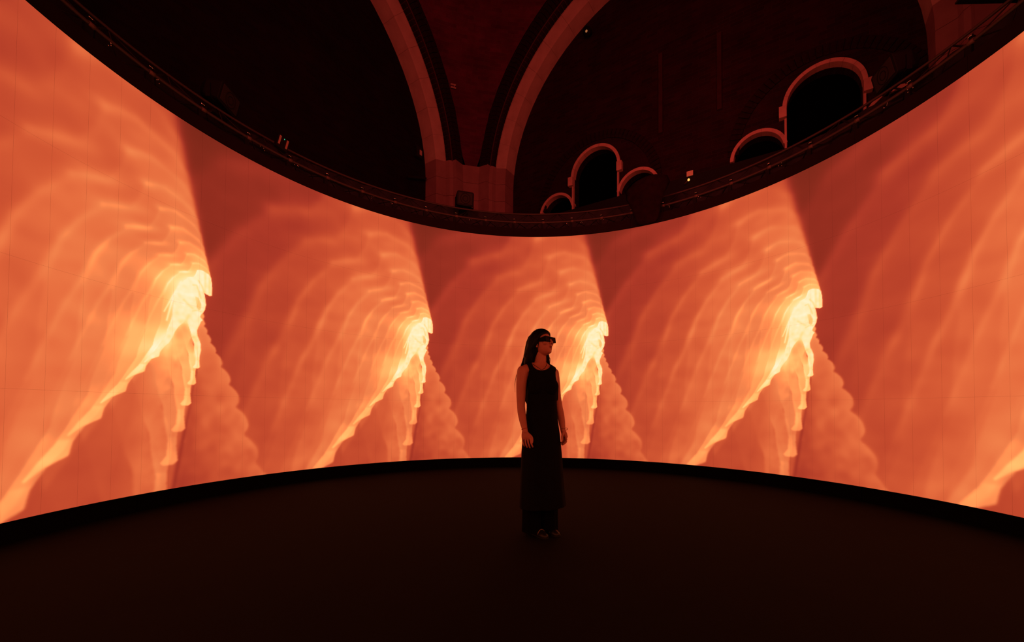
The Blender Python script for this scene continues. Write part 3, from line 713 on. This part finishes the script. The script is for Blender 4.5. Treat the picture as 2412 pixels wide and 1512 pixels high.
OX, OY = 0.03, 0.06
person = thing('person', 'woman in a long black sleeveless dress and dark 3D glasses standing alone, looking right', 'person', (OX, OY, 0))
HT = math.radians(50)                                  # head turned to her left, the picture's right
HM = Matrix.Rotation(HT, 3, 'Z') @ Matrix.Rotation(math.radians(-9), 3, 'X')
HC = Vector((0.036, 0.055, 1.604))
def hd(p): return HM @ Vector(p) + HC

b = MB()
# trunk
b.loft([oval(0.035, 0.07, 0.62, 0.07, 0.07), oval(0.035, 0.07, 0.78, 0.140, 0.10), oval(0.035, 0.07, 0.88, 0.145, 0.105), oval(0.036, 0.065, 1.03, 0.108, 0.085), oval(0.042, 0.06, 1.18, 0.116, 0.095),
        oval(0.045, 0.055, 1.27, 0.125, 0.100), oval(0.035, 0.06, 1.34, 0.130, 0.085), oval(0.024, 0.065, 1.385, 0.125, 0.066), oval(0.022, 0.068, 1.415, 0.085, 0.055), oval(0.022, 0.068, 1.44, 0.055, 0.05)])
for sx in (-0.055, 0.06): b.ell((0.045+sx, -0.010, 1.235), (0.060, 0.046, 0.065))
# neck
limb(b, [(0.022, 0.07, 1.40, 0.058), (0.024, 0.068, 1.46, 0.0505), (0.032, 0.066, 1.56, 0.049)])
# shoulders run out to the arms
limb(b, [(0.02, 0.066, 1.405, 0.045), (-0.06, 0.055, 1.395, 0.043), (-0.122, 0.035, 1.365, 0.046)])
limb(b, [(0.02, 0.066, 1.405, 0.045), (0.09, 0.085, 1.385, 0.040), (0.138, 0.095, 1.352, 0.042)])
# right arm (picture left), left arm
limb(b, [(-0.124, 0.032, 1.365, 0.049), (-0.133, 0.02, 1.29, 0.046), (-0.137, 0.015, 1.18, 0.0405), (-0.137, 0.012, 1.08, 0.034), (-0.131, 0.0, 1.02, 0.034), (-0.118, -0.03, 0.95, 0.030), (-0.103, -0.06, 0.885, 0.0235), (-0.100, -0.068, 0.865, 0.024)])
limb(b, [(0.138, 0.095, 1.352, 0.045), (0.150, 0.10, 1.28, 0.041), (0.164, 0.11, 1.17, 0.036), (0.183, 0.115, 1.07, 0.032), (0.196, 0.11, 1.01, 0.032), (0.207, 0.09, 0.94, 0.0285), (0.214, 0.07, 0.885, 0.0225), (0.217, 0.066, 0.865, 0.022)])
# legs (inside the trousers)
for x0, y0, x1, y1 in ((-0.035, 0.06, -0.035, 0.09), (0.105, 0.08, 0.10, 0.16)):
    limb(b, [(x0, y0, 0.80, 0.082), (x0, y0, 0.60, 0.072), ((x0+x1)/2, y0, 0.45, 0.052), (x1, y1, 0.30, 0.05), (x1, y1, 0.09, 0.036)])
    limb(b, [(x1, y1, 0.085, 0.028), (x1+0.012, y1-0.02, 0.045, 0.022), (x1+0.03, y1-0.045, 0.032, 0.016)])
# right hand: back of the hand to the camera, fingers hanging
def slab(b, sections):
    b.loft([[Vector(c)+Vector(u)*(w*math.copysign(abs(math.cos(t))**0.7, math.cos(t)))+Vector(v)*(d*math.copysign(abs(math.sin(t))**0.8, math.sin(t))) for t in [2*math.pi*k/20 for k in range(20)]] for c, u, v, w, d in sections])
U, Vv = (0.96, 0.28, 0.05), (-0.28, 0.96, 0.0)
slab(b, [((-0.101, -0.066, 0.872), U, Vv, 0.024, 0.017), ((-0.098, -0.072, 0.845), U, Vv, 0.031, 0.016), ((-0.092, -0.076, 0.820), U, Vv, 0.037, 0.013), ((-0.089, -0.077, 0.806), U, Vv, 0.036, 0.009)])
for k, (dx, l1, l2, l3) in enumerate(((-0.0310, 0.024, 0.018, 0.013), (-0.0104, 0.030, 0.021, 0.015), (0.0104, 0.031, 0.023, 0.016), (0.0312, 0.028, 0.021, 0.015))):
    x, y, z = -0.089+dx*0.98, -0.078+dx*0.28, 0.806-abs(dx)*0.05
    r_ = 0.0072 if k else 0.0065
    limb(b, [(x, y, z, r_+0.001), (x+0.005+dx*0.08, y-0.006, z-l1, r_+0.0003), (x+0.012+dx*0.12, y-0.002, z-l1-l2, r_), (x+0.018+dx*0.12, y+0.008, z-l1-l2-l3, r_-0.0008)], 10)
limb(b, [(-0.079, -0.06, 0.850, 0.013), (-0.049, -0.062, 0.824, 0.0105), (-0.040, -0.068, 0.800, 0.0088), (-0.041, -0.074, 0.777, 0.0072)], 10)
# left hand: seen from its thumb side
U2, V2 = (0.55, -0.83, 0.0), (0.83, 0.55, 0.0)
slab(b, [((0.217, 0.066, 0.872), V2, U2, 0.0225, 0.017), ((0.225, 0.06, 0.845), V2, U2, 0.019, 0.029), ((0.231, 0.056, 0.815), V2, U2, 0.016, 0.033)])
for k, (dy, l1, l2, l3) in enumerate(((-0.026, 0.030, 0.023, 0.016), (-0.008, 0.033, 0.026, 0.017), (0.010, 0.031, 0.024, 0.016), (0.027, 0.026, 0.019, 0.013))):
    x, y, z = 0.231-dy*0.30, 0.054+dy*0.85, 0.815
    limb(b, [(x, y, z, 0.0088), (x+0.003, y, z-l1, 0.0083), (x-0.010, y, z-l1-l2*0.85, 0.0076), (x-0.024, y, z-l1-l2*0.85-l3*0.5, 0.0068)], 10)
limb(b, [(0.214, 0.040, 0.852, 0.012), (0.208, 0.022, 0.828, 0.0105), (0.206, 0.014, 0.803, 0.009), (0.207, 0.012, 0.785, 0.0075)], 10)
# head
def he(c, r_, n=24, m=16): b.ell(hd(c), r_, HM, n, m)
he((0, 0.014, 0.028), (0.073, 0.092, 0.084)); he((0, -0.022, -0.012), (0.064, 0.068, 0.082)); he((0, -0.026, -0.055), (0.052, 0.060, 0.055))
b.loft([[hd(p) for p in oval(0, -0.018, z, rx, ry, 24, 2.2)] for z, rx, ry in ((-0.035, 0.060, 0.066), (-0.065, 0.053, 0.066), (-0.088, 0.040, 0.062), (-0.104, 0.022, 0.05))])
he((0, -0.068, -0.090), (0.021, 0.014, 0.015)); 
for s in (-1, 1):
    he((s*0.040, -0.062, -0.018), (0.022, 0.02, 0.020)); he((s*0.028, -0.074, 0.024), (0.022, 0.014, 0.009)); he((s*0.031, -0.076, 0.008), (0.013, 0.010, 0.009))
    he((s*0.074, 0.006, -0.012), (0.008, 0.018, 0.030)); he((s*0.074, 0.000, -0.036), (0.007, 0.009, 0.010))
limb(b, [tuple(hd((0, -0.084, 0.020)))+(0.008,), tuple(hd((0, -0.096, -0.002)))+(0.0085,), tuple(hd((0, -0.105, -0.020)))+(0.0105,)], 12)
for s in (-1, 1): he((s*0.011, -0.094, -0.025), (0.0085, 0.010, 0.0075))
he((0, -0.081, -0.050), (0.022, 0.010, 0.0062)); he((0, -0.080, -0.060), (0.018, 0.010, 0.0065)); he((0, -0.076, -0.055), (0.026, 0.012, 0.016))
body_me = remeshed(b, 0.0032, 3, 'body')
body_me.materials.clear(); body_me.materials.append(M_skin)
nv = len(body_me.vertices); BV = np.empty(nv*3, np.float32); body_me.vertices.foreach_get('co', BV); BV = BV.reshape(-1, 3)
BN = np.array([tuple(v.normal) for v in body_me.vertices], np.float32)
BF = [tuple(p.vertices) for p in body_me.polygons]
shift = Matrix.Translation((-OX, -OY, 0))
def child(name, me, parent=None, **kw):
    me.transform(shift); return obj(name, me, parent or person, **kw)
body_me.transform(shift); obj('body', body_me, person)

def skin_copy(keep, off, thick=0.0):
    """a layer of cloth or hair: the faces whose corners are all kept, pushed out along the normals"""
    idx = -np.ones(nv, int); ids = np.where(keep)[0]; idx[ids] = np.arange(len(ids))
    o = off[ids][:, None] if hasattr(off, '__len__') else off
    V = BV[ids]+BN[ids]*o; F = [tuple(int(idx[i]) for i in f) for f in BF if all(idx[i] >= 0 for i in f)]
    cnt = {}
    for f in F:
        for i in range(len(f)):
            e = (f[i], f[(i+1) % len(f)]); e = e if e[0] < e[1] else e[::-1]; cnt[e] = cnt.get(e, 0)+1
    be = np.array([e for e, c in cnt.items() if c == 1])
    for _ in range(14):                                   # even out the cut edge
        acc = np.zeros_like(V); num_ = np.zeros(len(V))
        np.add.at(acc, be[:, 0], V[be[:, 1]]); np.add.at(acc, be[:, 1], V[be[:, 0]]); np.add.at(num_, be[:, 0], 1); np.add.at(num_, be[:, 1], 1)
        m_ = num_ > 0; V[m_] = 0.5*V[m_]+0.5*acc[m_]/num_[m_][:, None]
    return V.tolist(), F
# dress: bodice follows the body, skirt flares to the hem
x, y, z = BV.T
cxn = 0.033
neck = ((x-cxn)/0.083)**2 + ((z-1.452)/np.where(y < 0.06, 0.088, 0.05))**2 < 1          # round neckline, higher behind
armR = (((x+0.150)/0.078)**2 + ((z-1.345)/0.105)**2 < 1) | ((x < -0.083) & (z < 1.33)) & (z > 1.1) & (x < -0.095)
armL = (((x-0.190)/0.046)**2 + ((z-1.335)/0.105)**2 < 1) | ((x > 0.172) & (z > 1.0))
head_ = z > 1.435
keep = (z > 1.12) & (np.abs(x-0.04) < 0.135) & ~neck & ~armR & ~armL & ~head_
db = MB(); db.add(*skin_copy(keep, 0.009))
SK = [(1.285, -0.066, 0.155, 0.100), (1.245, -0.080, 0.166, 0.112), (1.16, -0.093, 0.160, 0.108), (1.05, -0.091, 0.163, 0.102), (0.95, -0.103, 0.173, 0.112), (0.84, -0.123, 0.189, 0.124), (0.685, -0.133, 0.205, 0.134), (0.55, -0.137, 0.215, 0.142), (0.42, -0.141, 0.224, 0.150), (0.32, -0.145, 0.234, 0.155), (0.235, -0.148, 0.241, 0.160)]
rings = []
zs = np.linspace(1.285, 0.235, 48); SKa = np.array(SK)[::-1]; N_ = 96
for zz in zs:
    xl, xr, d = (np.interp(zz, SKa[:, 0], SKa[:, c]) for c in (1, 2, 3)); g = np.clip((1.0-zz)/0.8, 0, 1)
    ring = []
    for k in range(N_):
        t = 2*math.pi*k/N_; f = 1 + g*0.035*(math.sin(9*t+0.6)+0.6*math.sin(14*t+2.1)+0.5*math.sin(5*t))
        ring.append(((xl+xr)/2+(xr-xl)/2*math.cos(t)*(1+(f-1)*0.25), 0.065+d*math.sin(t)*f, zz+0.035*g*math.cos(t)*(1 if zz < 0.4 else 0)*(0.4-zz)/0.17*0.35))
    rings.append(ring)
db.loft(rings, cap=False)
dress = child('dress', db.mesh('dress', [M_dress], True))
# wide trousers below the hem
tb = MB()
for cx, cy, rx in ((-0.048, 0.075, 0.083), (0.098, 0.14, 0.082)):
    rr_ = []
    for zz in np.linspace(0.55, 0.035, 14):
        g = (0.55-zz)/0.5
        rr_.append([(px_+0.004*math.sin(7*k), py_+0.006*math.sin(11*k*0.4), pz_) for k, (px_, py_, pz_) in enumerate(oval(cx, cy, zz, rx*(0.9+0.1*g), 0.085+0.03*g, 40, 2.0))])
    tb.loft(rr_, cap=False)
child('trousers', tb.mesh('trousers', [M_trouser], True))
# shoes
for cx, cy in ((0.008, 0.045), (0.105, 0.105)):
    sb = MB(); d = Vector((0.62, -0.78, 0)).normalized(); s_ = Vector((-d.y, d.x, 0))
    prof_ = [(-0.12, 0.024, 0.060), (-0.10, 0.031, 0.075), (-0.04, 0.031, 0.070), (0.02, 0.037, 0.055), (0.07, 0.040, 0.042), (0.105, 0.030, 0.032), (0.122, 0.012, 0.018)]
    rings = []
    for l, w, h in prof_:
        c = Vector((cx, cy, 0))+d*l
        rings.append([c+s_*(w*math.cos(t))+Vector((0, 0, 0.004+max(0, math.sin(t))*h+ (0.004 if math.sin(t) < -0.2 else 0)*0)) for t in [2*math.pi*k/18 for k in range(18)]])
    sb.loft(rings)
    sh = child('shoe', sb.mesh('shoe', [M_shoe], True))
    so = MB(); so.loft([[Vector((cx, cy, zz))+d*(l*1.02)+s_*(w*1.06) for l, w in [(p[0], p[1]) for p in prof_]+[(p[0], -p[1]) for p in prof_[::-1]]] for zz in (0.0, 0.010)])
    child('sole', so.mesh('sole', [M_black]), sh)
    c = Vector((cx, cy, 0))+d*0.045
    bk = MB().tube([c+s_*(0.040*math.cos(t))+Vector((0, 0, 0.006+0.052*math.sin(t))) for t in [math.pi*k/12 for k in range(1, 12)]], 0.0035, 6)
    child('strap', bk.mesh('strap', [M_shoetrim], True), sh)

# hair: a cap over the skull plus long hair falling behind the shoulders
HI = HM.inverted(); L_h = (BV-np.array(HC)) @ np.array(HM)       # = HM^T (p - HC)
hx, hy, hz = L_h.T
cap_front = np.where(hz > 0.040, -0.040-(hz-0.040)*1.65, np.where(hz > -0.030, -0.040+(0.040-hz)*0.42, -0.004+(-0.030-hz)*0.9))
keep = (hz > -0.085) & ((np.abs(hx) < 0.0715) | (hz > 0.03)) & (hy > cap_front) & (z > 1.50) & (hy < 0.12)
offh = 0.006+0.010*np.clip((hy-cap_front)/0.03, 0, 1)
hb = MB(); hb.add(*skin_copy(keep, offh))
def hring(zz, xl, xr, cy, ry):
    return [(px_+0.003*math.sin(5*k), py_, pz_) for k, (px_, py_, pz_) in enumerate(oval((xl+xr)/2, cy, zz, (xr-xl)/2, ry, 48, 2.2))]
hb.loft([hring(1.704, -0.016, 0.038, 0.080, 0.03), hring(1.690, -0.050, 0.064, 0.082, 0.055), hring(1.66, -0.080, 0.074, 0.084, 0.074), hring(1.62, -0.096, 0.072, 0.085, 0.082), hring(1.575, -0.106, 0.064, 0.086, 0.080),
         hring(1.53, -0.114, 0.064, 0.092, 0.070), hring(1.49, -0.122, 0.078, 0.102, 0.060), hring(1.455, -0.133, 0.096, 0.112, 0.052), hring(1.42, -0.147, 0.104, 0.126, 0.045), hring(1.36, -0.160, 0.104, 0.150, 0.036), hring(1.28, -0.158, 0.10, 0.163, 0.030), hring(1.16, -0.13, 0.08, 0.168, 0.024), hring(1.05, -0.07, 0.05, 0.165, 0.008)])
# lock beside the far side of the neck and in front of the near one
limb(hb, [(0.072, 0.05, 1.54, 0.016), (0.086, 0.06, 1.49, 0.013), (0.092, 0.07, 1.445, 0.012), (0.100, 0.075, 1.425, 0.007)], 10)
lk = [tuple(hd((-0.058, -0.034, 0.066)))+(0.014,), tuple(hd((-0.074, -0.012, 0.030)))+(0.021,), tuple(hd((-0.077, 0.016, -0.012)))+(0.026,), (-0.058, 0.034, 1.54, 0.032), (-0.070, 0.045, 1.48, 0.036), (-0.082, 0.060, 1.44, 0.034), (-0.095, 0.078, 1.41, 0.022)]
limb(hb, lk, 14)
limb(hb, [tuple(hd((-0.050, 0.01, 0.075)))+(0.03,), tuple(hd((-0.066, 0.04, 0.03)))+(0.04,), tuple(hd((-0.064, 0.06, -0.03)))+(0.045,), (-0.075, 0.06, 1.50, 0.045)], 14)
for pts in ([(-0.130, 0.10, 1.44), (-0.160, 0.09, 1.39), (-0.182, 0.08, 1.33), (-0.193, 0.075, 1.26), (-0.190, 0.07, 1.19)], [(-0.115, 0.10, 1.46), (-0.142, 0.09, 1.41), (-0.163, 0.085, 1.35), (-0.172, 0.08, 1.28)],
            [(-0.13, 0.12, 1.43), (-0.158, 0.10, 1.37), (-0.170, 0.10, 1.30)], [(0.09, 0.06, 1.50), (0.106, 0.05, 1.47), (0.108, 0.05, 1.44)], [(0.012, 0.06, 1.70), (0.022, 0.05, 1.722), (0.034, 0.05, 1.728)], [(0.0, 0.07, 1.70), (-0.006, 0.07, 1.722), (-0.02, 0.07, 1.727)]):
    hb.tube(pts, [0.0022]*(len(pts)-1)+[0.0008], 5)
child('hair', hb.mesh('hair', [M_hair], True))

# boxy 3D glasses
gl = obj('glasses', None, person)
def gchild(name, mb_, m, parent, **kw):
    mb_.v = [tuple(hd(p)-Vector((OX, OY, 0))) for p in mb_.v]; return obj(name, mb_.mesh(name, [m]), parent, **kw)
fr = MB()
fr.box((0, -0.091, 0.0275), (0.134, 0.008, 0.007)).box((0, -0.091, -0.0115), (0.134, 0.008, 0.005)).box((0, -0.092, 0.015), (0.020, 0.008, 0.020))
for s in (-1, 1): fr.box((s*0.0645, -0.091, 0.0085), (0.005, 0.008, 0.042))
gchild('frame', fr, M_frame, gl)
for s in (-1, 1):
    gchild('lens', MB().box((s*0.0355, -0.091, 0.0085), (0.054, 0.004, 0.036)), M_lens, gl)
    tm = MB(); tm.loft([[(s*xx, yy, zz) for xx, zz in ((x0_, h0), (x0_+0.004, h0), (x0_+0.004, h1), (x0_, h1))] for yy, x0_, h0, h1 in ((-0.091, 0.0640, -0.0135, 0.030), (-0.05, 0.0715, -0.008, 0.026), (0.0, 0.0780, 0.004, 0.020), (0.02, 0.0790, 0.004, 0.014))])
    gchild('temple', tm, M_frame, gl)
lipm = MB()
lipm.ell(hd((0, -0.0865, -0.0500)), (0.020, 0.0075, 0.0042), HM, 20, 10); lipm.ell(hd((0, -0.0850, -0.0590)), (0.0165, 0.0075, 0.0048), HM, 20, 10)
child('lips', lipm.mesh('lips', [mat('lip', (0.26, 0.045, 0.045), 0.4)], True), label='dark red lips')
# necklace cord and bracelets
nk = MB().tube([(-0.052, 0.10, 1.445), (-0.046, 0.04, 1.432), (-0.025, -0.008, 1.410), (0.010, -0.032, 1.385), (0.034, -0.040, 1.368), (0.058, -0.036, 1.385), (0.075, 0.0, 1.415), (0.078, 0.06, 1.44)], 0.0022, 6)
child('necklace', nk.mesh('necklace', [M_cord], True), label='thin dark neck cord')
def ring_at(c, ax, r_, th, m, name, **kw):
    q = Vector(ax).to_track_quat('Z', 'Y').to_matrix()
    t = MB().tube([q @ Vector((r_*math.cos(u), r_*math.sin(u), 0))+Vector(c) for u in [2*math.pi*k/28 for k in range(28)]], th, 6, True)
    child(name, t.mesh(name, [m], True), **kw)
ring_at((-0.1035, -0.058, 0.886), (0.25, -0.25, -1), 0.0255, 0.0020, M_red, 'bracelet', label='thin red thread bracelet')
ring_at((0.225, 0.068, 0.880), (0.15, -0.45, -1), 0.030, 0.0022, M_bead, 'bracelet', label='loose thin bracelet')
